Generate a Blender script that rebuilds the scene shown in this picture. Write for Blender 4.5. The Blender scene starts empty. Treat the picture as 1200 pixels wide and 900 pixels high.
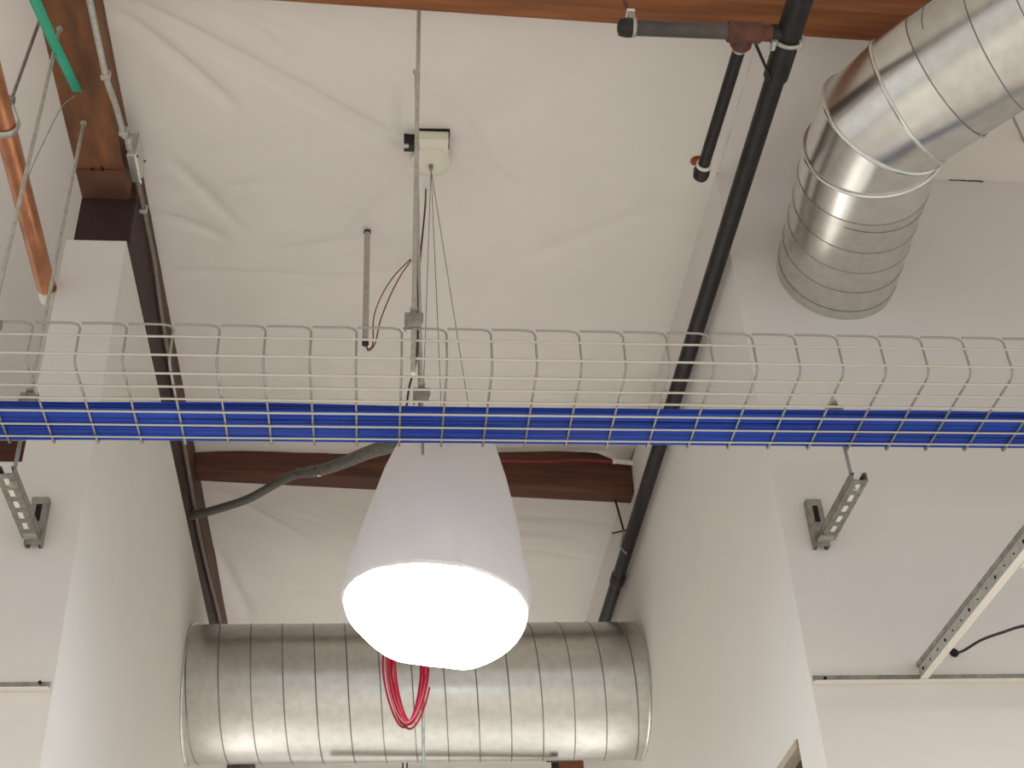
import bpy, math, random
from mathutils import Vector, Matrix, noise
random.seed(7)
sc = bpy.context.scene
C = sc.collection
PI = math.pi
# ------------------------------------------------------------------ camera
CZ = 1.75                                   # eye height above the floor
F, PITCH, YAW, ROLL = 1570.9, 0.627987, 0.119251, -0.0572549
fwd = Vector((math.sin(YAW)*math.cos(PITCH), math.cos(YAW)*math.cos(PITCH), math.sin(PITCH)))
rgt0 = Vector((math.cos(YAW), -math.sin(YAW), 0)); up0 = rgt0.cross(fwd)
rgt = math.cos(ROLL)*rgt0 + math.sin(ROLL)*up0
upv = -math.sin(ROLL)*rgt0 + math.cos(ROLL)*up0
cd = bpy.data.cameras.new('camera'); cam = bpy.data.objects.new('camera', cd); C.objects.link(cam)
cd.sensor_width = 36; cd.lens = F*36/1200; cd.clip_start = 0.05
cam.matrix_world = Matrix(((rgt.x, upv.x, -fwd.x, 0), (rgt.y, upv.y, -fwd.y, 0), (rgt.z, upv.z, -fwd.z, CZ), (0, 0, 0, 1)))
sc.camera = cam
# ------------------------------------------------------------------ light and exposure
w = bpy.data.worlds.new('world'); sc.world = w; w.use_nodes = True
w.node_tree.nodes['Background'].inputs[0].default_value = (1.0, 0.98, 0.952, 1)
w.node_tree.nodes['Background'].inputs[1].default_value = 0.80
sc.view_settings.view_transform = 'Standard'; sc.view_settings.look = 'None'
sc.view_settings.exposure = 0.0; sc.view_settings.gamma = 1.0
sc.view_settings.use_curve_mapping = False
LAMP_STRENGTH = 11.0
def fill_lamp(x, y, h, power, col, size=0.46):      # unseen area lights added for floor bounce, standing in for other pendants
    l = bpy.data.lights.new('bounce_fill_light', 'AREA'); l.shape = 'DISK'; l.size = size; l.energy = power; l.color = col
    o = bpy.data.objects.new('bounce_fill_light', l); C.objects.link(o); o.location = (x, y, CZ+h)
WARM, COOL = (1.0, 0.965, 0.915), (0.95, 0.98, 1.0)
for x_, y_ in ((-2.7, -1.3), (0.15, -1.9), (3.0, -1.3), (-2.7, 1.0), (3.0, 1.0)): fill_lamp(x_, y_, 1.45, 60, WARM)
for y_ in (5.6, 8.0): fill_lamp(0.15, y_, 1.2, 85, COOL)

# ------------------------------------------------------------------ pixel -> point (distance from a known plane)
def ray(x, y): return fwd + rgt*((x-600)/F) + upv*((450-y)/F)
def P(x, y, X=None, Y=None, H=None):
    d = ray(x, y)
    t = X/d.x if X is not None else (Y/d.y if Y is not None else H/d.z)
    return Vector((d.x*t, d.y*t, d.z*t+CZ))
def Z(h): return h+CZ

# ------------------------------------------------------------------ materials
def lin(c): return tuple(((v/255+0.055)/1.055)**2.4 if v > 10 else v/255/12.92 for v in c)
def mat(name, col, rough=0.6, metal=0.0, var=0.0, scale=8.0, stretch=(1, 1, 1), bump=0.0, bscale=60.0, col2=None, spec=0.5):
    m = bpy.data.materials.new(name); m.use_nodes = True; nt = m.node_tree; b = nt.nodes['Principled BSDF']
    c = lin(col); b.inputs['Base Color'].default_value = (*c, 1); b.inputs['Roughness'].default_value = rough
    b.inputs['Metallic'].default_value = metal; b.inputs['Specular IOR Level'].default_value = spec
    tc = nt.nodes.new('ShaderNodeTexCoord'); mp = nt.nodes.new('ShaderNodeMapping'); mp.inputs['Scale'].default_value = stretch
    nt.links.new(tc.outputs['Object'], mp.inputs['Vector'])
    if var or col2:
        n = nt.nodes.new('ShaderNodeTexNoise'); n.inputs['Scale'].default_value = scale; n.inputs['Detail'].default_value = 6
        nt.links.new(mp.outputs[0], n.inputs['Vector'])
        r = nt.nodes.new('ShaderNodeValToRGB'); r.color_ramp.elements[0].position = 0.3; r.color_ramp.elements[1].position = 0.7
        c2 = lin(col2) if col2 else tuple(max(0, v*(1-var)) for v in c)
        r.color_ramp.elements[0].color = (*c2, 1); r.color_ramp.elements[1].color = (*c, 1)
        nt.links.new(n.outputs['Fac'], r.inputs['Fac']); nt.links.new(r.outputs['Color'], b.inputs['Base Color'])
    if bump:
        n2 = nt.nodes.new('ShaderNodeTexNoise'); n2.inputs['Scale'].default_value = bscale; n2.inputs['Detail'].default_value = 4
        nt.links.new(mp.outputs[0], n2.inputs['Vector'])
        bp = nt.nodes.new('ShaderNodeBump'); bp.inputs['Strength'].default_value = bump; bp.inputs['Distance'].default_value = 0.01
        nt.links.new(n2.outputs['Fac'], bp.inputs['Height']); nt.links.new(bp.outputs[0], b.inputs['Normal'])
    return m
M = {}
M['wall'] = mat('painted_drywall', (222, 217, 211), 0.75, var=0.03, scale=3, bump=0.06, bscale=220)
M['membrane'] = mat('white_roof_membrane', (230, 223, 216), 0.7, var=0.04, scale=4, bump=0.05, bscale=150)
M['floor'] = mat('pale_concrete', (202, 199, 193), 0.6, var=0.1, scale=2)
M['purlin'] = mat('orange_timber', (152, 92, 48), 0.65, scale=5, stretch=(0.5, 9, 9), col2=(112, 62, 30), bump=0.08, bscale=30)
M['purlin_dark'] = mat('red_brown_timber', (104, 60, 38), 0.65, scale=5, stretch=(0.5, 9, 9), col2=(70, 38, 27), bump=0.08, bscale=30)
M['girder'] = mat('brown_timber', (136, 86, 48), 0.65, scale=4, stretch=(5, 1.2, 7), col2=(84, 52, 32), bump=0.08, bscale=30)
M['plate'] = mat('dark_stained_timber', (60, 32, 26), 0.7, scale=5, stretch=(9, 0.5, 9), col2=(42, 24, 20))
M['galv'] = mat('galvanized_sheet', (226, 225, 220), 0.24, 1.0, scale=22, col2=(212, 211, 206), bump=0.015, bscale=25)
M['galv_dull'] = mat('weathered_galvanized_sheet', (216, 214, 208), 0.3, 1.0, scale=30, col2=(202, 200, 194), bump=0.015, bscale=20)
M['seam'] = mat('duct_seam', (140, 138, 134), 0.4, 1.0)
M['zinc'] = mat('zinc_steel', (196, 193, 184), 0.45, 0.55, scale=60, col2=(168, 165, 156))
M['shaded_zinc'] = mat('shaded_zinc_steel', (140, 128, 118), 0.5, 0.5, scale=60, col2=(118, 106, 98))  # zinc darkened for the rear conduit, recess shade put into the colour
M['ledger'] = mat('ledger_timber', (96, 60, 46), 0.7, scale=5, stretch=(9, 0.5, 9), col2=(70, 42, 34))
M['stain'] = mat('purple_brown_board', (106, 68, 50), 0.7, scale=9, col2=(82, 50, 40))
M['wire'] = mat('zinc_tray_wire', (205, 202, 190), 0.38, 0.8)
M['crosswire'] = mat('zinc_cross_wire', (166, 163, 155), 0.4, 0.75)  # darker than the long wires: their weaker reflection put into the colour
M['strut'] = mat('strut_steel', (166, 163, 154), 0.45, 0.6, scale=40, col2=(128, 125, 118))
M['black'] = mat('black_iron', (44, 39, 38), 0.5, 0.3, scale=25, col2=(26, 23, 24), bump=0.1, bscale=60)
M['grey_iron'] = mat('dusty_iron', (92, 84, 80), 0.65, 0.2, scale=14, col2=(66, 60, 60))
M['rust'] = mat('rusty_iron', (112, 66, 48), 0.75, 0.1, scale=25, col2=(72, 50, 44), bump=0.15)
M['bronze'] = mat('bronze_head', (176, 92, 48), 0.5, 0.6, var=0.3, scale=60)
M['copper'] = mat('copper', (206, 146, 108), 0.38, 0.8, scale=9, stretch=(3, 1, 3), col2=(160, 102, 74))
M['dark'] = mat('dark_gap', (22, 20, 19), 0.9)
M['blue'] = mat('blue_cable_jacket', (30, 78, 190), 0.45, scale=3, col2=(26, 66, 172), spec=0.3)
M['blue2'] = mat('deep_blue_cable_jacket', (22, 50, 142), 0.45, scale=3, col2=(18, 38, 112), spec=0.3)
M['red'] = mat('red_cable_jacket', (156, 28, 46), 0.45)
M['dkred'] = mat('dark_red_cable_jacket', (120, 34, 32), 0.5)
M['maroon'] = mat('maroon_cable_jacket', (74, 36, 34), 0.5)
M['green'] = mat('green_strap', (44, 178, 142), 0.5)
M['flex'] = mat('grey_flex_conduit', (112, 110, 102), 0.55, 0.3, var=0.25, scale=80)
M['flexrough'] = mat('fuzzy_grey_sleeve', (122, 118, 110), 0.85, var=0.65, scale=55, bump=0.6, bscale=60)
M['whitemetal'] = mat('white_enamel', (232, 226, 216), 0.45)
M['canopy'] = mat('ivory_plate', (226, 220, 202), 0.5)
M['blackcable'] = mat('black_cable', (44, 46, 38), 0.5)
M['pvc'] = mat('white_tube', (225, 220, 210), 0.45)
M['insul'] = mat('grey_insulation', (84, 83, 77), 0.8, var=0.5, scale=14, bump=0.6, bscale=12)
M['bead'] = mat('tan_trim', (186, 172, 150), 0.6, var=0.2, scale=30)
def plastic():
    m = mat('white_plastic_wrap', (203, 195, 192), 0.4, bump=0.12, bscale=14)
    nt = m.node_tree; b = nt.nodes['Principled BSDF']; out = nt.nodes['Material Output']
    t = nt.nodes.new('ShaderNodeBsdfTranslucent'); t.inputs[0].default_value = (0.85, 0.82, 0.8, 1)
    mx = nt.nodes.new('ShaderNodeMixShader'); mx.inputs[0].default_value = 0.02
    nt.links.new(b.outputs[0], mx.inputs[1]); nt.links.new(t.outputs[0], mx.inputs[2]); nt.links.new(mx.outputs[0], out.inputs[0])
    return m
M['plastic'] = plastic()
def glow(s):
    m = bpy.data.materials.new('lit_diffuser'); m.use_nodes = True; nt = m.node_tree; b = nt.nodes['Principled BSDF']
    b.inputs['Base Color'].default_value = (0.9, 0.9, 0.9, 1)
    b.inputs['Emission Color'].default_value = (0.80, 0.93, 1.0, 1); b.inputs['Emission Strength'].default_value = s
    return m
M['glow'] = glow(LAMP_STRENGTH)

# ------------------------------------------------------------------ mesh helpers (all points in world space)
class MB:
    def __init__(s): s.v = []; s.f = []
    def add(s, v, f):
        o = len(s.v); s.v += [Vector(p) for p in v]; s.f += [tuple(i+o for i in q) for q in f]; return s
    def box(s, a, b):
        x0, y0, z0 = a; x1, y1, z1 = b
        v = [(x0,y0,z0),(x1,y0,z0),(x1,y1,z0),(x0,y1,z0),(x0,y0,z1),(x1,y0,z1),(x1,y1,z1),(x0,y1,z1)]
        return s.add(v, [(0,3,2,1),(4,5,6,7),(0,1,5,4),(1,2,6,5),(2,3,7,6),(3,0,4,7)])
    def obox(s, c, ax, ay, az):          # box from a centre and three half-axis vectors
        c, ax, ay, az = Vector(c), Vector(ax), Vector(ay), Vector(az)
        v = [c+sx*ax+sy*ay+sz*az for sz in (-1, 1) for sx, sy in ((-1,-1),(1,-1),(1,1),(-1,1))]
        return s.add(v, [(0,3,2,1),(4,5,6,7),(0,1,5,4),(1,2,6,5),(2,3,7,6),(3,0,4,7)])
    def tube(s, pts, r, n=12, caps=True, closed=False):
        pts = [Vector(p) for p in pts]; N = len(pts)
        rs = r if isinstance(r, (list, tuple)) else [r]*N
        tg = []
        for i in range(N):
            a = pts[(i-1) % N] if (closed or i > 0) else pts[i]
            b = pts[(i+1) % N] if (closed or i < N-1) else pts[i]
            tg.append((b-a).normalized())
        u = tg[0].orthogonal().normalized(); V_ = []
        for i in range(N):
            u = (u - tg[i]*u.dot(tg[i]))
            u = u.normalized() if u.length > 1e-6 else tg[i].orthogonal().normalized()
            q = tg[i].cross(u)
            V_ += [pts[i] + rs[i]*(math.cos(2*PI*k/n)*u + math.sin(2*PI*k/n)*q) for k in range(n)]
        fs = []
        for i in range(N if closed else N-1):
            j = (i+1) % N
            fs += [(i*n+k, i*n+(k+1) % n, j*n+(k+1) % n, j*n+k) for k in range(n)]
        if caps and not closed:
            fs.append(tuple(reversed(range(n)))); fs.append(tuple((N-1)*n+k for k in range(n)))
        return s.add(V_, fs)
    def loft(s, rings, close_ends=False):
        n = len(rings[0]); v = [p for r in rings for p in r]
        fs = [(i*n+k, i*n+(k+1) % n, (i+1)*n+(k+1) % n, (i+1)*n+k) for i in range(len(rings)-1) for k in range(n)]
        if close_ends: fs.append(tuple(reversed(range(n)))); fs.append(tuple((len(rings)-1)*n+k for k in range(n)))
        return s.add(v, fs)
    def mesh(s, name, origin, m, smooth=True, angle=40):
        me = bpy.data.meshes.new(name)
        me.from_pydata([tuple(p-origin) for p in s.v], [], s.f); me.materials.append(m)
        if smooth:
            me.polygons.foreach_set('use_smooth', [True]*len(me.polygons)); me.set_sharp_from_angle(angle=math.radians(angle))
        me.update(); return me
    def base(s):
        xs = [p.x for p in s.v]; ys = [p.y for p in s.v]; zs = [p.z for p in s.v]
        return Vector(((min(xs)+max(xs))/2, (min(ys)+max(ys))/2, min(zs)))
    def obj(s, name, m, parent=None, smooth=True, bevel=0, **tags):
        o_ = s.base(); me = s.mesh(name, o_, m, smooth)
        o = bpy.data.objects.new(name, me); C.objects.link(o)
        if parent is not None:
            o.parent = parent; o.location = o_ - wloc(parent)
        else: o.location = o_
        if bevel:
            b = o.modifiers.new('bevel', 'BEVEL'); b.width = bevel; b.segments = 2; b.limit_method = 'ANGLE'
        tag(o, **tags); return o
def wloc(o):
    l = Vector(o.location); p = o.parent
    while p: l += Vector(p.location); p = p.parent
    return l
def tag(o, label=None, cat=None, group=None, kind=None):
    if label: o['label'] = label
    if cat: o['category'] = cat
    if group: o['group'] = group
    if kind: o['kind'] = kind
def thing(name, loc, label, cat, group=None):
    o = bpy.data.objects.new(name, None); C.objects.link(o); o.location = loc; o.empty_display_size = 0.1
    tag(o, label, cat, group); return o
def smoothpath(pts, k=8):               # Catmull-Rom
    pts = [Vector(p) for p in pts]; q = [2*pts[0]-pts[1]] + pts + [2*pts[-1]-pts[-2]]; out = []
    for i in range(1, len(q)-2):
        for t in range(k):
            u = t/k; a, b, c, d = q[i-1], q[i], q[i+1], q[i+2]
            out.append(0.5*((2*b)+(c-a)*u+(2*a-5*b+4*c-d)*u*u+(3*b-a-3*c+d)*u**3))
    return out + [pts[-1]]

# ------------------------------------------------------------------ structure
WY = 2.98; XA = -0.745; XB = -0.915; XC = 1.046       # front wall plane, left return wall faces, right return wall face
HL = 1.912; HP = 2.675; HR = 3.022; HM = 3.02         # low left wall top, pillar top, right wall top, membrane
YEND = 6.6
S = dict(kind='structure')
MB().box((-7, -6, -0.1), (7, 11, 0)).obj('floor', M['floor'], smooth=False, **S)
MB().box((-4.5, WY, 0), (XB, WY+0.12, Z(HL))).obj('wall_left', M['wall'], smooth=False, **S)
MB().box((XB, WY, 0), (XA, YEND, Z(HP))).obj('wall_left_return', M['wall'], smooth=False, **S)
MB().box((-4.5, 9.62, 0), (4.5, 9.75, Z(3.3))).obj('wall_back', M['wall'], smooth=False, **S)
wr = MB().box((XC, WY, 0), (4.5, WY+0.12, Z(HR))).obj('wall_right', M['wall'], smooth=False, **S)
oy0, oy1, oh0, oh1 = 3.158, 4.15, 0.15, 1.222
b = MB(); x0, x1 = XC, XC+0.13
b.box((x0, WY+0.12, 0), (x1, oy0, Z(HR))); b.box((x0, oy1, 0), (x1, YEND, Z(HR)))
b.box((x0, oy0, 0), (x1, oy1, Z(oh0))); b.box((x0, oy0, Z(oh1)), (x1, oy1, Z(HR)))
b.obj('wall_right_return', M['wall'], smooth=False, **S)
# service opening low in the right return wall
op = thing('window_1', (x0, (oy0+oy1)/2, Z(oh0)), None, None); tag(op, kind='structure')
MB().box((x0+0.034, oy0, Z(oh0)), (x0+0.044, oy1, Z(oh1))).obj('insulation', M['insul'], op, smooth=False)
MB().box((x0-0.004, oy0+0.006, Z(oh1)-0.022), (x0+0.012, oy1, Z(oh1)-0.002)).obj('head_trim', M['bead'], op, smooth=False)
MB().box((x0+0.012, oy0+0.003, Z(oh1)-0.016), (x0+0.034, oy1, Z(oh1)-0.001)).obj('inner_trim', M['bead'], op, smooth=False)
# dark joints where the wall tops meet the ceiling
for pts in (((840, 203), (853, 200)), ((886, 201), (896, 201)), ((908, 201), (936, 202)), ((1096, 210), (1104, 210)), ((1112, 211), (1133, 212)), ((1134, 212), (1152, 213))):
    a, c_ = (P(*q, Y=WY-0.001) for q in pts)
    MB().tube([a, (a+c_)/2+Vector((0, 0, 0.002)), c_], 0.0022, 5).obj('joint_gap', M['dark'], wr)

# ---- ceiling membrane bays: sagging sheet with creases
CREASES = [((150, 2), (480, 178), .011, .020), ((135, 10), (270, 125), .008, .02), ((235, 0), (400, 45), .006, .02), ((260, 10), (340, 70), .004, .02),
           ((505, 95), (575, 200), .006, .02), ((470, 110), (465, 170), .006, .014), ((527, 165), (610, 230), .005, .02), ((545, 190), (540, 260), .006, .02),
           ((390, 300), (470, 215), .004, .016), ((300, 300), (430, 285), .004, .018), ((200, 320), (420, 330), .004, .018), ((330, 345), (480, 320), .004, .016),
           ((210, 235), (330, 215), .004, .02), ((180, 250), (260, 280), .005, .02), ((560, 330), (760, 250), .003, .03), ((620, 150), (740, 170), .003, .03),
           ((200, 190), (280, 270), .004, .02), ((370, 360), (480, 345), .003, .015),
           ((250, 575), (360, 640), .008, .03), ((330, 600), (440, 640), .008, .025), ((360, 585), (430, 615), .006, .022), ((250, 640), (290, 720), .005, .03),
           ((390, 590), (450, 605), .007, .018), ((380, 650), (420, 665), .006, .02), ((590, 605), (720, 615), .006, .022), ((600, 625), (680, 630), .007, .02),
           ((600, 645), (690, 655), .006, .02), ((605, 670), (660, 675), .006, .02), ((290, 690), (400, 700), .004, .02)]
CR = []
for a, c_, A, wd in CREASES:
    p, q = P(*a, H=HM), P(*c_, H=HM); CR.append((p.x, p.y, q.x, q.y, A, wd))
def sheet(name, xa, xb, ya, yb, step=0.016, edge=0.02, fine=True, **kw):
    nx = max(2, int((xb-xa)/step)); ny = max(2, int((yb-ya)/step)); v = []; f = []
    for j in range(ny+1):
        for i in range(nx+1):
            x = xa+(xb-xa)*i/nx; y = ya+(yb-ya)*j/ny
            u = i/nx; t = j/ny
            z = Z(HM) + 0.012*math.sin(PI*u)*math.sin(PI*t) - edge*(1-min(1, u*8))**2
            if fine:
                z += 0.045*math.exp(-((y-4.67)/0.14)**2)*min(1, max(0, (x+0.2)/0.9))
                z += 0.008*noise.noise((x*2.2, y*1.6, 3.1)) + 0.003*noise.noise((x*9, y*16, 1.7)) + 0.0008*noise.noise((x*30, y*45, 5))
                for (px, py, qx, qy, A, wd) in CR:
                    dx, dy = qx-px, qy-py; L2 = dx*dx+dy*dy
                    tt = ((x-px)*dx+(y-py)*dy)/L2
                    if -0.25 < tt < 1.25:
                        tc_ = min(1, max(0, tt)); d = (x-px-tc_*dx)**2 + (y-py-tc_*dy)**2
                        if d < 9*wd*wd:
                            s_ = ((x-px)*dy-(y-py)*dx)/math.sqrt(L2)/wd
                            z += 2.3*A*math.exp(-d/wd/wd)*(1.0+0.55*s_)*(1-abs(2*tc_-1)**4*0.6)
            v.append((x, y, z))
    for j in range(ny):
        for i in range(nx):
            a = j*(nx+1)+i; f.append((a, a+nx+1, a+nx+2, a+1))
    b = MB().add(v, f)
    o_ = b.base(); me = b.mesh(name, o_, M['membrane'], True, 180)
    o = bpy.data.objects.new(name, me); C.objects.link(o); o.location = o_
    tag(o, kind='structure', **kw); return o
sheet('ceiling', XA-0.02, XC+0.01, 2.22, 4.66)
sheet('ceiling_rear', XA-0.02, XC+0.01, 4.66, 9.6)
sheet('ceiling_front', XA-0.02, XC+0.01, -2.5, 2.22, 0.15, fine=False)
sheet('ceiling_right', XC+0.01, 4.5, -2.5, WY+0.10, 0.1, 0.0, fine=False)
sheet('ceiling_left', -4.5, XB+0.02, -2.5, 9.6, 0.1, 0.0, fine=False)
# roof deck above, closes the building off
MB().box((-4.6, -2.6, Z(3.34)), (4.6, 9.8, Z(3.4))).obj('ceiling_deck', M['purlin'], smooth=False, **S)

# ---- timbers
def timber(name, a, b_, wy, h0, h1, m, label, cat):   # a,b_ : (X, Y of rear bottom edge, H of bottom)
    v = []
    for (X, Y, H) in (a, b_):
        v += [(X, Y-wy, Z(H)), (X, Y, Z(H)), (X, Y, Z(h1)), (X, Y-wy, Z(h1))]
    f = [(0,1,2,3),(7,6,5,4),(0,4,5,1),(1,5,6,2),(2,6,7,3),(3,7,4,0)]
    return MB().add(v, f).obj(name, m, smooth=False, bevel=0.004, label=label, cat=cat)
timber('purlin', (-0.755, 2.315, 2.962), (4.4, 2.42, 2.87), 0.10, 0, 3.335, M['purlin'], 'orange brown timber purlin across the top of the photo, behind the sprinkler branch', 'beam')
timber('purlin', (-0.743, 4.70, 2.93), (XC-0.002, 4.775, 2.878), 0.095, 0, 3.335, M['purlin_dark'], 'dark red-brown timber purlin crossing behind the hanging lamp', 'beam')
timber('purlin', (-4.4, 4.64, 2.90), (-0.912, 4.66, 2.905), 0.095, 0, 3.335, M['purlin_dark'], 'end of dark timber purlin seen above the low wall under the left tray clamp', 'beam')
g = thing('girder', (-0.83, 2.8, Z(2.675)), 'brown timber girder running back along the left side of the ceiling', 'beam')
MB().box((-0.9, -2.4, Z(2.87)), (-0.76, 9.6, Z(3.335))).obj('beam', M['girder'], g, smooth=False, bevel=0.004)
MB().box((-0.903, 3.005, Z(2.677)), (-0.743, 9.6, Z(2.868))).obj('wall_plate', M['plate'], g, smooth=False, bevel=0.003)
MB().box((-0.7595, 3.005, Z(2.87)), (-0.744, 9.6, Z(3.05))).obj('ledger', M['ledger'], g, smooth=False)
MB().box((-0.9, P(110, 198, H=2.869).y, Z(2.863)), (-0.762, 3.003, Z(2.8695))).obj('bearing_board', M['stain'], g, smooth=False)
for x, y in ((108, 197), (119, 196), (121, 198)):
    p = P(x, y, H=2.869); MB().tube([p, p+Vector((0, 0, -0.008))], 0.003, 6).obj('nail', M['dark'], g)

# ---- suspended-ceiling edge trims
def angle_trim(name, xa, xb):
    t = MB().box((xa, WY-0.022, Z(1.288)), (xb, WY-0.0005, Z(1.290))).box((xa, WY-0.003, Z(1.290)), (xb, WY-0.0005, Z(1.312)))
    o = t.obj(name, M['whitemetal'], smooth=False, **S)
    MB().box((xa, WY-0.005, Z(1.296)), (xb, WY-0.0032, Z(1.309))).obj('shadow_strip', M['strut'], o, smooth=False)  # grey strip laid on the trim to draw its shadow line
    return o
angle_trim('trim_1', XC+0.004, 4.4); angle_trim('trim_2', -4.4, XA-0.006)
for x, y, t in ((967, 795, 'trim_1'), (47, 800, 'trim_2')):
    p = P(x, y, Y=WY-0.006); MB().tube([p, p+Vector((0, -0.004, 0))], 0.004, 8).obj('screw_head', M['dark'], bpy.data.objects[t])

# ------------------------------------------------------------------ ceiling-grid tees
def tee(name, a, b_, label, holes=True, h=0.034):
    a, b_ = Vector(a), Vector(b_); d = (b_-a).normalized(); s_ = Vector((-d.y, d.x, 0)); up = Vector((0, 0, 1)); L = (b_-a).length/2; c_ = (a+b_)/2
    t = thing(name, c_, label, 'ceiling tee', 'ceiling grid tees')
    MB().obox(c_, d*L, s_*0.0095, up*0.0012).obj('flange', M['whitemetal'], t, smooth=False)
    MB().obox(c_+up*h/2, d*L, s_*0.0014, up*h/2).obj('web', M['zinc'], t, smooth=False)
    MB().obox(c_+up*h, d*L, s_*0.0034, up*0.006).obj('bulb', M['strut'], t, smooth=False)
    if holes:
        n = int(L*2/0.052)
        for i in range(min(n, 24)):
            p = a + d*(0.03+0.052*i) + up*h*0.5
            for sg in (-1,):
                MB().tube([p-s_*0.003, p+s_*0.003], 0.0022 if i % 3 else 0.0045, 8).obj('hole', M['dark'], t)
    return t
tee('main_tee', (1.322, WY-0.004, Z(1.292)), (1.322, 0.6, Z(1.292)), 'long grey ceiling tee with white lower flange running out from the right wall', h=0.042)
tee('cross_tee', (1.334, 2.385, Z(1.292)), (3.2, 2.385, Z(1.292)), 'short cross tee meeting the long grey tee at the right photo edge', h=0.034)

# ------------------------------------------------------------------ cable tray
TH = 1.777
ty = [P(600, y, H=TH-0.0045).y for y in (516, 502, 487, 472, 458, 443)]
YF = P(600, 524.5, H=TH).y; YN = P(600, 431, H=TH).y
tray = thing('cable_tray', (0.2, (YF+YN)/2, Z(TH)), 'wire basket cable tray spanning the whole photo', 'cable tray')
TX0, TX1 = -1.88, 2.45; WR = 0.0027; SIDE = 0.102
lw = MB().tube([(TX0, 0, 0), (TX1, 0, 0)], WR, 8)
lme = lw.mesh('longitudinal_wire', Vector((0, 0, 0)), M['wire'])
def put(name, me, loc, parent, **tags):
    o = bpy.data.objects.new(name, me); C.objects.link(o)
    o.parent = parent; o.location = Vector(loc) - (wloc(parent) if parent else Vector()); tag(o, **tags); return o
for y in ty: put('longitudinal_wire', lme, (0, y, Z(TH)-0.0045), tray)
nh = [P(600, y, Y=YN-0.004).z for y in (422, 401)]
for z in nh: put('longitudinal_wire', lme, (0, YN-0.0045, z), tray)
for z in nh: put('longitudinal_wire', lme, (0, YF+0.0045, z), tray)
put('longitudinal_wire', lme, (0, YF, Z(TH)+SIDE), tray)
r_ = 0.012
cw = [(-0.098, YN-0.0015, SIDE+0.003), (-0.05, YN, SIDE+0.0045), (-0.02, YN, SIDE+0.004), (-0.006, YN, SIDE), (0, YN, SIDE-0.010), (0, YN, 0.05), (0, YN, 0.018), (0, YN+0.003, 0.008), (0, YN+0.012, 0.0015), (0, YN+0.024, 0),
      (0, (YN+YF)/2, 0), (0, YF-0.006, 0), (0, YF-0.0015, 0.0015), (0, YF, 0.006), (0, YF, 0.05), (0, YF, SIDE)]
cme = MB().tube(cw, WR, 8).mesh('cross_wire', Vector((0, 0, 0)), M['crosswire'])
k = -11
while True:
    x = -0.7615 + 0.1004*k
    if x > TX1-0.02: break
    if x > TX0+0.1: put('cross_wire', cme, (x, 0, Z(TH)), tray)
    k += 1
# blue cables lying against the far side of the tray
def cable(name, pts, r, m, n=7, **tags):
    return MB().tube(pts, r, n).obj(name, m, **tags)
CD = 0.0062; BX = YF-0.012
rows = [(19, 0, 19), (18, 0.5, 18), (18, 0, 18), (17, 12, 17), (17, 12, 17)]
ci = 0
for layer, (cnt, start, end) in enumerate(rows):
    st = 0 if layer < 3 else int(start)
    for i in range(st, cnt):
        y0 = BX - (i + 0.5*(layer % 2))*0.0069
        z0 = Z(TH) + 0.0035 + CD/2 + layer*0.0066
        ph = random.random()*9; pts = []
        for q in range(49):
            x = TX0 + (TX1-TX0)*q/48
            dy = 0.008*noise.noise((x*1.2, y0*22, layer*0.4)) + 0.0016*noise.noise((x*5, y0*60, 2))
            dz = 0.0036*noise.noise((x*1.9, y0*90, layer*0.5))
            if layer >= 3: dz += 0.006*noise.noise((x*1.1, 0.3, 8))
            pts.append((x, min(BX, y0+dy), max(Z(TH)+0.0028+CD/2, z0+dz)))
        lab = ['blue network cable in the lowest layer lying on the tray wires', 'blue network cable in the second layer of the bundle in the tray', 'blue network cable in the middle of the bundle in the tray', 'blue network cable high on the near edge of the tray bundle', 'blue network cable topmost on the near edge of the tray bundle'][layer]
        cable('network_cable', pts, CD/2, M['blue'] if random.random() < 0.6 else M['blue2'], label=lab, cat='cable', group='blue network cables in the tray')
        ci += 1
# rods that carry the tray, with their clamps
def rod(name, a, b_, label, r=0.0048, clamp=None, m='zinc', nut=None):
    a, b_ = Vector(a), Vector(b_)
    t = thing(name, b_ if b_.z < a.z else a, label, 'rod', 'hanger rods')
    MB().tube([a, b_], r, 8).obj('rod', M[m], t)
    d = (a-b_).normalized()
    if clamp is not None:
        c_ = b_ + (a-b_)*((clamp-b_.z)/(a.z-b_.z)); s_ = 1 if c_.y > 2.5 else 1
        x, y, z = c_
        k_ = MB().box((x-0.021, y-0.004, z-0.004), (x+0.021, y+0.012, z+0.014)).box((x-0.019, y-0.01, z-0.03), (x+0.017, y-0.006, z+0.006)).box((x-0.021, y-0.010, z-0.03), (x-0.017, y+0.012, z+0.002)).box((x-0.008, y-0.008, z+0.014), (x+0.008, y+0.008, z+0.022))
        cl = k_.obj('tray_clamp', M['strut'], t, smooth=False, bevel=0.001)
        MB().tube([(x, y, z+0.022), (x, y, z+0.03)], 0.009, 6).obj('nut', M['zinc'], cl)
    if nut:
        MB().tube([a, a-d*0.008], 0.009, 8).obj('washer', M['zinc'], t)
    return t
RLf = Vector((-0.844, 2.70, 0))
rod('threaded_rod', (-0.846, 2.70, Z(2.869)), (-0.842, 2.70, Z(1.665)), 'grey threaded rod from the girder end through tray to left wall bracket', clamp=Z(1.915), nut=True)
rod('threaded_rod', (-0.852, 2.37, Z(2.869)), (-0.848, 2.361, Z(1.74)), 'grey threaded rod hanging from the girder across the green strap at far left', clamp=Z(1.865), nut=True, r=0.0052)
rod('threaded_rod', (1.143, 2.70, Z(1.925)), (1.147, 2.70, Z(1.67)), 'short rod rising from the right wall bracket to the tray', clamp=Z(1.905))
a = P(491, 8, H=2.962); c_ = P(484, 437, Y=2.352)
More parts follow.
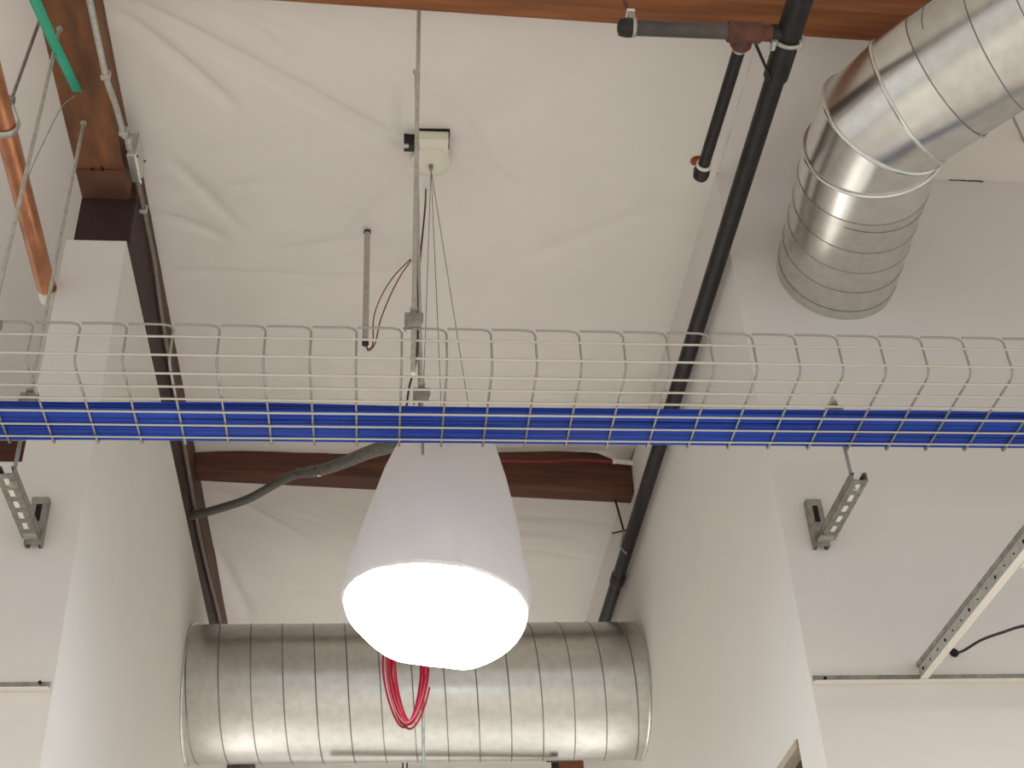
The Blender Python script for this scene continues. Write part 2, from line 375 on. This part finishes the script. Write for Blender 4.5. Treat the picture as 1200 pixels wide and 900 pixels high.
r1 = rod('threaded_rod', a, c_, 'long pale rod hanging from the orange purlin in front of the tray centre', r=0.0055, clamp=P(487, 374, Y=2.352).z)
MB().tube([c_, c_+Vector((0, 0, -0.004))], 0.0052, 8).obj('tip', M['whitemetal'], r1)
rod('threaded_rod', P(487, 83, H=3.028), P(495.5, 533, Y=2.70), 'pale rod through the ceiling sheet to the tray clamp in front of the hanging lamp', r=0.0036, clamp=P(495, 464, Y=2.70).z, nut=True)
rod('hanger_rod', (0.112, 3.38, Z(3.03)), (0.121, 3.38, Z(0.7)), 'thin dark rod hanging down behind the lamp past the red cable coil', r=0.0042, m='strut')

# wall brackets of slotted strut channel
def channel(b, a, c_, side, up, wdt=0.041, h=0.021, th=0.0028, slots=True):
    """U channel from a to c_, closed face towards -up"""
    a, c_ = Vector(a), Vector(c_); d = (c_-a).normalized(); L = (c_-a).length/2; m = (a+c_)/2
    b.obox(m, d*L, side*wdt/2, up*th/2)
    for s_ in (-1, 1):
        b.obox(m+side*s_*(wdt/2-th/2)+up*h/2, d*L, side*th/2, up*h/2)
        b.obox(m+side*s_*(wdt/2-0.005)+up*h, d*L, side*0.005, up*th/2)
    return b
def bracket(label, xa, xp, ye, h, htop):
    t = thing('strut_bracket', (xa, WY, Z(h)-0.02), label, 'bracket', 'strut wall brackets')
    sx, uz, fy = Vector((1, 0, 0)), Vector((0, 0, 1)), Vector((0, 1, 0))
    arm = channel(MB(), (xa, ye, Z(h)-0.012), (xa, WY-0.022, Z(h)-0.012), sx, uz).obj('arm', M['strut'], t, smooth=False)
    y = ye+0.03
    while y < WY-0.05:
        MB().obox((xa, y, Z(h)-0.0137), (0.0055, 0, 0), (0, 0.0135, 0), (0, 0, 0.0006)).obj('slot', M['whitemetal'], arm, smooth=False); y += 0.05
    # wall post: its closed face looks out into the room, its lips sit on the wall
    post = channel(MB(), (xp, WY-0.022, Z(h)-0.03), (xp, WY-0.022, Z(htop)), sx, fy, h=0.0205).obj('post', M['strut'], t, smooth=False)
    MB().obox((xp, WY-0.0238, Z(htop)-0.045), (0.007, 0, 0), (0, 0.0006, 0), (0, 0, 0.024)).obj('slot', M['dark'], post, smooth=False)
    MB().tube([(xp, WY-0.024, Z(h)+0.012), (xp, WY-0.030, Z(h)+0.012)], 0.0085, 6).obj('bolt', M['zinc'], post)
    x0_, x1_ = min(xa, xp)-0.012, max(xa, xp)+0.012
    MB().box((x0_, WY-0.05, Z(h)-0.018), (x1_, WY-0.0235, Z(h)-0.0135)).obj('angle_plate', M['zinc'], t, smooth=False)
    MB().tube([(xa, 2.70, Z(h)-0.006), (xa, 2.70, Z(h)+0.006)], 0.010, 6).obj('nut', M['zinc'], t)
    return t
bracket('slotted strut bracket on the right wall beside the recess corner', 1.152, P(954, 608, Y=WY).x, 2.668, 1.688, P(944, 590, Y=WY).z-CZ)
bracket('slotted strut bracket on the left wall near the photo edge', -0.852, P(46, 610, Y=WY).x, 2.668, 1.690, P(49, 588, Y=WY).z-CZ)

# ------------------------------------------------------------------ pendant lamp in plastic wrap
LX, LY = 0.142, 2.95
lamp = thing('pendant_lamp', (LX, LY, Z(1.40)), 'lit pendant lamp wrapped in white plastic hanging from ceiling cables', 'lamp')
tilt = Matrix.Rotation(math.radians(6.0), 3, 'Y'); piv = Vector((0.137, LY, Z(1.49)))
prof = [(0.0, 2.004), (0.05, 2.004), (0.09, 2.0), (0.109, 1.992), (0.118, 1.975), (0.127, 1.95), (0.144, 1.90), (0.162, 1.84), (0.179, 1.77), (0.196, 1.70), (0.211, 1.63), (0.222, 1.57), (0.229, 1.53), (0.232, 1.50), (0.230, 1.485), (0.222, 1.478)]
NS = 72; rings = []
for r, h in prof:
    ring = []
    for k in range(NS):
        a = 2*PI*k/NS
        n1 = noise.noise((math.cos(a)*1.5, math.sin(a)*1.5, h*4)); n2 = noise.noise((math.cos(a)*5, math.sin(a)*5, h*9))
        wr_ = 0.006*n1 + 0.0025*n2
        if h < 1.60: wr_ += 0.010*noise.noise((math.cos(a)*9, math.sin(a)*9, h*14))
        p = Vector((math.cos(a)*max(0, r+(wr_ if r > 0.06 else 0)), math.sin(a)*max(0, r+(wr_ if r > 0.06 else 0)), Z(h)-piv.z))
        p.x -= 0.014*max(0, h-1.5)/0.5
        ring.append(piv + tilt @ p)
    rings.append(ring)
MB().loft(rings).obj('plastic_wrap', M['plastic'], lamp)
rings = []
for q in range(15):
    t = q/14; r = 0.2235*math.cos(t*PI/2)**0.75 if q < 14 else 0.0005
    ring = []
    for k in range(NS):
        a = 2*PI*k/NS
        dep = 0.105*math.sin(t*PI/2)*(1+0.25*math.cos(a-0.5)*(1-t)+0.22*noise.noise((math.cos(a)*1.6, math.sin(a)*1.6, t*2)))
        p = Vector((math.cos(a)*r, math.sin(a)*r, Z(1.482)-piv.z-dep + 0.010*t*math.cos(a)))
        p.x += 0.012*t; p.y += 0.0
        ring.append(piv + tilt @ p)
    rings.append(ring)
MB().loft(rings).obj('lit_diffuser', M['glow'], lamp)
can = Vector((P(505, 190, H=2.985))); 
cn = MB().loft([[can+Vector((0.061*f_*math.cos(2*PI*k/40), 0.061*f_*math.sin(2*PI*k/40), z)) for k in range(40)] for f_, z in ((0.02, -0.012), (0.5, -0.011), (0.92, -0.008), (1.0, -0.003), (1.0, 0.03))], True).obj('canopy', M['canopy'], lamp)
MB().tube([can+Vector((0, 0.004, -0.010)), can+Vector((0, 0.004, -0.028))], [0.008, 0.006], 10).obj('cable_gland', M['strut'], cn)
bx0 = P(497, 160, H=2.985); bx1 = P(527, 166, H=2.985)
MB().box((can.x-0.045, can.y-0.095, Z(2.984)), (can.x+0.05, can.y+0.02, Z(3.035))).obj('ceiling_box', M['canopy'], lamp, smooth=False, bevel=0.002)
MB().box((can.x-0.049, can.y-0.0985, Z(3.020)), (can.x+0.0545, can.y+0.01, Z(3.045))).obj('box_gap', M['dark'], lamp, smooth=False)
p = P(478, 173, H=2.985)
bb = MB().box((p.x-0.012, p.y-0.014, p.z-0.002), (p.x+0.035, p.y+0.016, p.z+0.05)).obj('box_connector', M['black'], lamp, smooth=False, bevel=0.002)
MB().box((p.x-0.014, p.y-0.016, p.z-0.006), (p.x+0.002, p.y-0.004, p.z-0.0)).obj('locknut', M['zinc'], bb, smooth=False)
top = can+Vector((0, 0.004, -0.026))
for q in ((494, 521), (519, 521), (556, 521)):
    e = P(*q, Y=LY-0.02+0.02*(q[0] != 519))
    MB().tube([top, e], 0.0012, 6).obj('suspension_cable', M['strut'], lamp)

# red spare cable coiled behind the lamp
pts = []
cc = P(478, 792, Y=3.36); T = 9
for i in range(T*36):
    a = 2*PI*i/36; t = int(i/36); j = i/36
    jx = 0.020*noise.noise((j*0.55, 1, 2)); jr = 0.006*noise.noise((j*1.7, 4, 2)) + 0.004*math.sin(j*2.3)
    x = cc.x + (0.046+0.016*noise.noise((j*0.6, 11, 2))+jr)*math.cos(a)*(1.0+0.25*math.sin(a)) + jx; z = cc.z + (0.135+jr)*math.sin(a)+0.012*noise.noise((j*1.1, 7, 3))
    pts.append((x, cc.y+0.012*noise.noise((j*1.3, 9, 5))+0.004*t-0.012, z))
MB().tube(pts, 0.0031, 6).obj('cable_coil', M['red'], label='red cable wound in a hanging coil below the lit lamp', cat='cable')

# ------------------------------------------------------------------ galvanized ducts
def helix(f, u0, u1, pitch, r, n=26):
    turns = (u1-u0)/pitch; N = int(turns*n); return [f(u0+(u1-u0)*i/N, 2*PI*turns*i/N, r) for i in range(N+1)]
e1, e2 = math.radians(26.04), math.radians(20.40); em = (e1+e2)/2; hf = (e1-e2)/2
rr = 0.272; dist = rr/math.sin(hf); cyd, czd = dist*math.cos(em), dist*math.sin(em)
def skewY(x): return cyd - 0.045*(x-0.15)
def skewH(x): return czd - 0.02*(x-0.15)
duct = thing('round_duct', (0.15, cyd, Z(czd-rr)), 'large round spiral duct crossing the recess at the bottom of the photo', 'duct')
def dpt(u, a, r): return Vector((u, skewY(u)+r*math.cos(a), Z(skewH(u))+r*math.sin(a)))
MB().loft([[dpt(XA-0.06+(XC-XA+0.12)*q/8, 2*PI*k/72, rr) for k in range(72)] for q in range(9)]).obj('duct_body', M['galv_dull'], duct)
MB().tube(helix(lambda u, a, r: dpt(u, a, r), XA-0.05, XC+0.05, 0.1225, rr+0.0005, 40), 0.0026, 5).obj('spiral_seam', M['seam'], duct)
for X in (XA+0.004, XC-0.004):
    MB().tube([dpt(X, 2*PI*k/60, rr+0.002) for k in range(60)], 0.006, 6, closed=True).obj('wall_collar', M['galv_dull'], duct)
zt = P(500, 895.5, Y=cyd+0.0).z
strp = thing('trapeze_strut', (0.15, cyd-0.10, zt-0.03), 'pale strut bar under the large round duct at the bottom edge', 'strut')
xs0, xs1 = P(385, 896, Y=cyd-0.1).x, P(650, 896, Y=cyd-0.1).x
MB().box((xs0, cyd-0.0, zt-0.03), (xs1, cyd+0.04, zt)).obj('bar', M['whitemetal'], strp, smooth=False)
MB().box((xs1, cyd-0.0, zt-0.03), (xs1+0.03, cyd+0.04, zt-0.002)).obj('end_cap', M['black'], strp, smooth=False)
for x in (472, 477):
    MB().tube([P(x, 894, Y=cyd-0.125), P(x, 902, Y=cyd-0.125)], 0.003, 6).obj('bolt', M['black'], strp)

# duct elbow on the right wall
RD = 0.18; RB = 0.184; PV = Vector((1.495, 2.419, 0)); HC = 2.609; Y1 = -0.0889
def ring(c, nrm, r, n=64): return [c + nrm*(r*math.cos(2*PI*k/n)) + Vector((0, 0, r*math.sin(2*PI*k/n))) for k in range(n)]
def at(deg): 
    a = math.radians(deg); n_ = Vector((-math.cos(a), -math.sin(a), 0)); return Vector((PV.x, PV.y, Z(HC)))+n_*RB, n_
elb = thing('duct_elbow', (PV.x-RB, WY, Z(HC-RD)), 'shiny round duct with jointed elbow coming out of the right wall', 'duct')
t1 = Vector((math.sin(Y1), -math.cos(Y1), 0)); nx_ = Vector((-math.cos(Y1), -math.sin(Y1), 0)); cw_ = Vector((1.3606, WY, Z(HC)))-t1*0.045
A0, A1, A2 = -12.2, 15.8, 42.8; AEND = 38.9
(ca, na), (cb, nb), (cc_, nc) = at(A0), at(A1), at(A2)
mid1 = cw_+t1*0.455
MB().loft([ring(cw_+t1*0.455*q/3, nx_, RD) for q in range(4)]).obj('wall_run', M['galv_dull'], elb)
MB().loft([ring(mid1, nx_, RD+0.0015), ring(ca, na, RD+0.0015)]).obj('elbow_gore', M['galv'], elb)
MB().loft([ring(ca, na, RD+0.0015), ring(cb, nb, RD+0.0015)]).obj('elbow_gore', M['galv'], elb)
MB().loft([ring(cb, nb, RD+0.0015), ring(cc_, nc, RD+0.0015)]).obj('elbow_gore', M['galv'], elb)
d2 = Vector((math.sin(math.radians(AEND)), -math.cos(math.radians(AEND)), 0.0)); n2 = Vector((-math.cos(math.radians(AEND)), -math.sin(math.radians(AEND)), 0))
m2 = at(AEND)[0] + d2*0.13
MB().loft([ring(cc_, nc, RD+0.0015), ring(m2, n2, RD+0.0015)]).obj('elbow_gore', M['galv'], elb)
MB().loft([ring(m2+d2*q*0.4, n2, RD) for q in range(7)]).obj('room_run', M['galv_dull'], elb)
for c_, n_ in ((ca, na), (cb, nb), (cc_, nc)):
    MB().tube(ring(c_, n_, RD+0.004, 60), 0.0052, 8, closed=True).obj('bead', M['galv'], elb)
for c_, n_ in ((mid1, nx_), (m2, n2)):
    MB().tube(ring(c_, n_, RD+0.001, 60), 0.002, 5, closed=True).obj('lap_joint', M['seam'], elb)
MB().tube(helix(lambda u, a, r: cw_+t1*u+nx_*(r*math.cos(a))+Vector((0, 0, r*math.sin(a))), 0.02, 0.43, 0.085, RD+0.0003, 40), 0.0016, 5).obj('spiral_seam', M['seam'], elb)
MB().tube(helix(lambda u, a, r: m2+d2*u+n2*(r*math.cos(a))+Vector((0, 0, r*math.sin(a))), 0.04, 2.35, 0.115, RD+0.0003, 40), 0.0018, 5).obj('spiral_seam', M['seam'], elb)
for ang, dd in ((225, 0.11), (243, 0.118), (205, 0.115)):
    a = math.radians(ang); p = cc_+d2*dd+n2*(math.cos(a)*-RD*-1)+Vector((0, 0, RD*math.sin(a)))
    o_ = (n2*math.cos(a)+Vector((0, 0, math.sin(a)))).normalized()
    MB().tube([p, p+o_*0.006], 0.004, 6).obj('screw', M['zinc'], elb)
a = P(1188, 138, H=2.50); a = Vector((a.x, a.y, a.z))
MB().tube([P(1187, 137, Y=2.30), P(1203, 172, Y=2.94)], 0.004, 6).obj('support_strap', M['strut'], elb)

# ------------------------------------------------------------------ sprinkler piping
PH = 2.66; PX = 1.007
spr = thing('sprinkler_pipe', (PX, 2.1, Z(PH-0.04)), 'black iron sprinkler pipe running back beside the right recess wall with a side branch', 'pipe')
pm = [P(x, y, H=PH) for x, y in ((912, 92), (862, 250), (812, 400), (765, 540), (735, 640))]
def pxy(y): 
    return Vector((PX+0.0, y, Z(PH)))
yj = P(912, 90, H=PH).y
MB().tube([pxy(yj-0.01), pxy(4.72), pxy(6.8)], 0.0265, 18).obj('main_pipe', M['black'], spr)
MB().tube([pxy(-1.0), pxy(yj-0.02), pxy(yj), pxy(yj+0.006)], [0.0325, 0.0325, 0.0325, 0.028], 18).obj('large_pipe', M['black'], spr)
MB().tube([pxy(4.98), pxy(5.00), pxy(5.06), pxy(5.08)], [0.027, 0.032, 0.032, 0.027], 14).obj('coupling', M['black'], spr)
for x, y in ((755, 562), (754, 585), (741, 600)):
    p = P(x, y, H=PH-0.028); MB().tube([p, p+Vector((0, 0, -0.003))], 0.005, 6).obj('spot', M['grey_iron'], spr)
yb = P(800, 35, H=PH).y
xt = P(872, 38, H=PH).x; xl = P(731, 33, H=PH).x
def bp(x): return Vector((x, yb, Z(PH)))
MB().tube([bp(xl), bp(xt-0.02)], 0.0195, 16).obj('branch_pipe', M['grey_iron'], spr)
MB().tube([bp(xl-0.016), bp(xl-0.012), bp(xl+0.004), bp(xl+0.02), bp(xl+0.022)], [0.010, 0.021, 0.0245, 0.0245, 0.02], 16).obj('end_cap', M['black'], spr)
te = MB().tube([bp(xt-0.042), bp(xt-0.034), bp(xt-0.026), bp(xt+0.026), bp(xt+0.034), bp(xt+0.042)], [0.026, 0.029, 0.0265, 0.0265, 0.029, 0.026], 16)
te.tube([bp(xt), bp(xt)+Vector((0, 0.04, 0)), bp(xt)+Vector((0, 0.048, 0))], [0.026, 0.028, 0.022], 16)
te.obj('tee', M['rust'], spr)
MB().tube([bp(xt+0.042), bp(xt+0.075)], 0.021, 14).obj('nipple', M['rust'], spr)
MB().tube([bp(xt+0.07), bp(PX-0.02)], 0.024, 14).obj('outlet', M['black'], spr)
yz = [Vector((PX, yb+0.012, Z(PH)))+Vector((0.038*math.cos(2*PI*k/28), 0, 0.038*math.sin(2*PI*k/28))) for k in range(28)]
MB().tube(yz, 0.0055, 8, closed=True).obj('strap_clamp', M['zinc'], spr)
for sx in (-0.040, 0.028):
    q = Vector((PX+sx, yb+0.012, Z(PH)-0.026)); MB().tube([q+Vector((0, -0.012, 0)), q+Vector((0, 0.016, 0))], 0.008, 6).obj('bolt', M['zinc'], spr)
de = P(822, 203, H=PH)
dr0 = Vector((xt, yb+0.046, Z(PH)))
MB().tube([dr0, Vector((de.x, de.y-0.03, Z(PH)))], 0.0165, 16).obj('drop_pipe', M['black'], spr)
MB().tube([dr0, dr0+(de-dr0).normalized()*0.012], 0.0175, 14).obj('thread_band', M['zinc'], spr)
dd = (de-dr0).normalized()
MB().tube([de-dd*0.035, de-dd*0.012, de, de+dd*0.008, de+dd*0.014+Vector((0, 0, 0.006)), de+dd*0.012+Vector((0, 0, 0.03))], [0.021, 0.022, 0.023, 0.022, 0.020, 0.016], 16).obj('elbow', M['black'], spr)
MB().tube([de-dd*0.036, de-dd*0.028], 0.0222, 16).obj('white_ring', M['pvc'], spr)
hd = MB().tube([de+dd*0.012+Vector((0, 0, 0.02)), de+dd*0.010+Vector((0, 0, 0.055))], [0.008, 0.006], 8).obj('sprinkler_head', M['bronze'], spr)
hp = de+dd*0.010+Vector((-0.003, 0, 0.058))
MB().tube([hp, hp+Vector((0, 0, 0.003))], 0.019, 18).obj('deflector', M['bronze'], hd)
MB().tube([P(884, 48, Y=yb+0.035), Vector((PX-0.012, yj+0.0, Z(PH)-0.028))], 0.0042, 6).obj('brace_wire', M['black'], spr)
# hangers
hg = thing('pipe_hanger', bp(xl+0.03)-Vector((0, 0, 0.03)), 'white strap hanger round the capped end of the sprinkler branch', 'hanger')
xh = P(741, 33, H=PH).x
lp = [Vector((xh, yb+0.0235*math.cos(t), Z(PH)+0.0235*math.sin(t))) for t in [PI*(0.25-1.5*q/20) for q in range(21)]]
sb = MB()
for s0 in (0,):
    v = []; 
    path = [Vector((xh, yb+0.010, Z(PH)+0.055))]+lp+[Vector((xh, yb-0.010, Z(PH)+0.055))]
    for p_ in path: v += [p_+Vector((-0.008, 0, 0)), p_+Vector((0.008, 0, 0))]
    sb.add(v, [(2*i, 2*i+1, 2*i+3, 2*i+2) for i in range(len(path)-1)])
so = sb.obj('strap', M['zinc'], hg); sm = so.modifiers.new('solid', 'SOLIDIFY'); sm.thickness = 0.002
MB().box((xh-0.010, yb-0.013, Z(PH)+0.05), (xh+0.010, yb+0.013, Z(PH)+0.058)).obj('yoke', M['whitemetal'], hg, smooth=False)
MB().tube([(xh, yb, Z(PH)+0.055), (xh, yb+0.09, Z(2.962))], 0.005, 8).obj('rod', M['rust'], hg)
hg = thing('pipe_hanger', (PX, 4.74, Z(PH)-0.03), 'thin dark hanger loop holding the black pipe under the dark purlin', 'hanger')
a = P(721, 589, Y=4.745); c_ = Vector((PX-0.035, 4.745, Z(PH)+0.02))
c_ = P(731, 622, Y=4.745)
MB().tube([a+Vector((0, 0, 0.02)), c_], 0.0045, 6).obj('rod', M['black'], hg)
MB().tube([c_, Vector((PX-0.03, 4.75, Z(PH)-0.006)), Vector((PX-0.006, 4.76, Z(PH)-0.031))], 0.005, 6).obj('loop', M['strut'], hg)
MB().tube([c_+Vector((-0.05, 0, -0.012)), c_, c_+Vector((0.035, 0, 0.012))], 0.0035, 6).obj('cross_pin', M['black'], hg)

# ------------------------------------------------------------------ left-hand services
cp = thing('copper_pipe', P(20, 200, H=2.5), 'copper pipe rising past the girder at far left', 'pipe')
c0, c1 = Vector((-0.925, 2.20, Z(2.50))), Vector((-0.9465, 3.035, Z(2.50)))
dcp = (c1-c0)
MB().tube([c0-dcp*0.9, c0, c1-dcp*0.03], 0.0265, 20).obj('pipe', M['copper'], cp)
e = c1-dcp*0.10
MB().tube([c1-dcp*0.055, c1], 0.0272, 20).obj('white_end', M['whitemetal'], cp)
hang = thing('pipe_hanger', P(8, 150, H=2.47), 'steel hook hanger wrapped round the copper pipe', 'hanger')
tt = (150-60)/(346-60); hc = c0+dcp*((P(4, 152, H=2.49).y-2.20)/0.835); dn = dcp.normalized()
s1 = dn.cross(Vector((0, 0, 1))).normalized(); u1 = s1.cross(dn)
path = [hc+s1*(0.0285*math.cos(t))+u1*(0.0285*math.sin(t)) for t in [(0.05-q/18)*PI for q in range(22)]] 
up_ = P(13, 118, Y=hc.y)
hk = MB(); v = []
full = [up_, hc+s1*0.030+Vector((0, 0, 0.02))]+path
for p_ in full: v += [p_-dn*0.010, p_+dn*0.010]
hk.add(v, [(2*i, 2*i+1, 2*i+3, 2*i+2) for i in range(len(full)-1)])
ho = hk.obj('hook_strap', M['zinc'], hang); ho.modifiers.new('solid', 'SOLIDIFY').thickness = 0.002
MB().tube([up_+Vector((0, 0, -0.006)), up_+Vector((0, 0, 0.01))], 0.011, 6).obj('nut', M['strut'], hang)
MB().tube([up_, P(47, 22, H=3.02)], 0.0048, 8).obj('rod', M['strut'], hang)
MB().tube([P(0, 36, Y=2.75), P(9, 0, Y=2.72), P(20, -44, Y=2.70)], 0.0018, 6).obj('tie_wire', M['strut'], label='thin grey wire in the top left corner of the photo', cat='wire')
# strap
sp = [P(x, y, H=h) for x, y, h in ((91, 107, 2.858), (78, 80, 2.80), (60, 43, 2.72), (41, 0, 2.62), (23, -40, 2.52))]
v = []
for i, p_ in enumerate(sp):
    d = (sp[min(i+1, 4)]-sp[max(i-1, 0)]).normalized(); s_ = d.cross(Vector((0, 0, 1))).normalized()*0.0135
    v += [p_-s_, p_+s_]
st = MB().add(v, [(2*i, 2*i+1, 2*i+3, 2*i+2) for i in range(4)]).obj('strap', M['green'], label='bright green flat strap hanging across the girder', cat='strap')
st.modifiers.new('solid', 'SOLIDIFY').thickness = 0.002
MB().tube(smoothpath([P(88, 112, H=2.868), P(72, 126, H=2.84), P(52, 165, H=2.75), P(34, 205, H=2.66), P(14, 268, H=2.5), P(2, 315, H=2.4)]), 0.0016, 6).obj('tie_wire', M['strut'], label='thin wire trailing from the green strap end down to the left', cat='wire')
# conduit and box on the girder side
cx = -0.736
cd_ = thing('conduit_run', (cx, 3.2, Z(2.8)), 'grey conduit with junction box along the girder side', 'conduit')
pts = [P(x, y, X=-0.733) for x, y in ((96, -40), (105, 0), (124, 88), (136, 125), (146, 160))]
MB().tube(smoothpath(pts), 0.0085, 10).obj('conduit', M['zinc'], cd_)
pts2 = [P(x, y, X=-0.733) for x, y in ((160, 208), (168, 245), (180, 305), (190, 375), (207, 475), (222, 560), (236, 640), (258, 728))]
MB().tube(smoothpath(pts2), 0.0085, 10).obj('conduit', M['shaded_zinc'], cd_)
for p_ in (pts[2], pts[4]-Vector((0, 0.02, 0)), pts2[1]):
    MB().obox(p_, (0.012, 0, 0), (0, 0.008, 0), (0, 0, 0.013)).obj('conduit_strap', M['zinc'], cd_, smooth=False, bevel=0.002)
jb0, jb1 = P(150, 172, X=-0.742), P(157, 196, X=-0.742)
jb = MB().box((-0.7435, jb0.y, Z(2.855)), (-0.718, jb1.y+0.01, Z(2.945))).obj('junction_box', M['galv_dull'], cd_, smooth=False, bevel=0.003)
MB().box((-0.7185, jb0.y-0.004, Z(2.852)), (-0.715, jb1.y+0.014, Z(2.948))).obj('cover', M['galv_dull'], jb, smooth=False, bevel=0.002)
MB().tube([Vector((cx, jb0.y-0.05, Z(2.88))), Vector((cx, jb0.y+0.002, Z(2.885)))], [0.011, 0.013], 10).obj('connector', M['zinc'], jb)
for yy, zz in ((jb0.y+0.012, 2.862), (jb1.y+0.002, 2.862), (jb1.y+0.002, 2.938)):
    MB().tube([(-0.7155, yy, Z(zz)), (-0.712, yy, Z(zz))], 0.004, 6).obj('screw', M['dark'], jb)

# flexible whip from the girder side to the lamp
fw = thing('flexible_conduit', P(300, 580, Y=4.0), 'sagging grey flexible conduit from the girder to the lamp top', 'conduit')
q = [(222, 605, 4.66), (250, 598, 4.60), (290, 585, 4.50), (325, 566, 4.38), (352, 553, 4.25)]
MB().tube(smoothpath([P(x, y, Y=Y) for x, y, Y in q]), 0.0165, 12).obj('smooth_section', M['flex'], fw)
q = [(348, 555, 4.27), (375, 551, 4.10), (405, 541, 3.85), (435, 529, 3.5), (466, 520, 3.12), (478, 514, 3.02)]
MB().tube(smoothpath([P(x, y, Y=Y) for x, y, Y in q]), [0.0175]*4+[0.022]*30+[0.018]*7, 12).obj('rough_section', M['flexrough'], fw)
p = P(372, 557, Y=4.1); MB().tube([p, p+Vector((0.012, 0, 0))], 0.005, 6).obj('screw', M['whitemetal'], fw)
# red cable to the lamp
MB().tube(smoothpath([P(499, 222, H=3.03), P(498, 245, Y=2.98), P(491, 320, Y=2.85), P(490, 362, Y=2.82), P(488, 420, Y=2.82), P(480, 452, Y=2.84), P(476, 480, Y=2.86), P(472, 520, Y=2.97), P(466, 527, Y=3.03)]), 0.003, 7).obj('red_cable', M['maroon'], label='dark red cable running down beside the centre rods to the lamp top', cat='cable')
# conduit stub and its red leads
stub = thing('conduit_stub', P(428, 405, Y=3.27), 'short grey conduit stub hanging from a torn hole in the ceiling sheet', 'conduit')
s0, s1_ = P(430.5, 272, H=3.025), None
s1_ = Vector((P(428, 403, Y=s0.y).x, s0.y, P(428, 403, Y=s0.y).z))
MB().tube([s0, s1_], 0.0098, 12).obj('conduit', M['zinc'], stub)
MB().tube([s1_+Vector((0, 0, 0.010)), s1_-Vector((0, 0, 0.003))], 0.011, 12).obj('end_band', M['black'], stub)
MB().tube([s0+Vector((0, 0, 0.001)), s0+Vector((0, 0, -0.004))], 0.0125, 7).obj('torn_hole', M['dark'], stub)
y1 = P(482, 303, H=3.02).y
MB().tube(smoothpath([s1_+Vector((0, 0, 0.0)), P(432, 409, Y=s0.y), P(437, 402, Y=s0.y+0.01), P(438, 372, Y=s0.y+0.02), P(448, 345, Y=s0.y+0.05), P(463, 322, Y=s0.y+0.09), P(481, 304, H=3.02)]), 0.0021, 6).obj('red_lead', M['dkred'], label='left-hand red wire looping from the conduit stub to the ceiling', cat='wire')
MB().tube(smoothpath([s1_+Vector((0.003, 0.003, 0.0)), P(432, 411, Y=s0.y+0.01), P(440, 401, Y=s0.y+0.02), P(446, 375, Y=s0.y+0.03), P(458, 345, Y=s0.y+0.06), P(470, 322, Y=s0.y+0.1), P(482, 305, H=3.02)]), 0.0021, 6).obj('red_lead', M['dkred'], label='right-hand red wire looping from the conduit stub to the ceiling', cat='wire')

# white tube and red cable on the far purlin
tb = thing('white_tube', P(735, 541, Y=4.60), 'short white tube with red cable on the far dark purlin', 'tube')
MB().tube([P(719, 540, Y=4.64), P(748, 543, Y=4.655)], 0.012, 12).obj('tube', M['pvc'], tb)
MB().tube([P(718, 540, Y=4.64), P(721, 540, Y=4.64)], 0.014, 12).obj('bushing', M['whitemetal'], tb)
MB().tube(smoothpath([P(575, 540, Y=4.63), P(600, 540, Y=4.63), P(640, 541, Y=4.635), P(680, 539, Y=4.64), P(721, 541, Y=4.645)]), 0.007, 8).obj('cable', M['dkred'], tb)

# black cable leaving a wall hole on the right
bc = thing('black_cable', P(1118, 765, Y=WY), 'thin black cable curving out of a hole in the right wall', 'cable')
hp = P(1118, 765, Y=WY-0.002)
MB().tube([hp, hp+Vector((0, -0.002, 0))], 0.0115, 14).obj('wall_hole', M['dark'], bc)
MB().tube(smoothpath([hp+Vector((0.004, 0.0, -0.002)), P(1130, 762, Y=2.94), P(1150, 750, Y=2.88), P(1175, 741, Y=2.80), P(1203, 733, Y=2.70), P(1260, 728, Y=2.5)]), 0.0036, 8).obj('cable', M['blackcable'], bc)
# torn ceiling flaps by the far purlin
fl = MB(); q = [P(x, y, Y=4.662+0.01*(x-640)/100) for x, y in ((650, 522), (700, 522), (742, 522), (738, 544), (724, 541), (700, 531), (665, 528))]
fo = fl.add(q, [(0, 1, 5, 6), (1, 2, 3, 4, 5)]).obj('membrane_flap', M['membrane'], bpy.data.objects['ceiling'])
fo.modifiers.new('solid', 'SOLIDIFY').thickness = 0.002
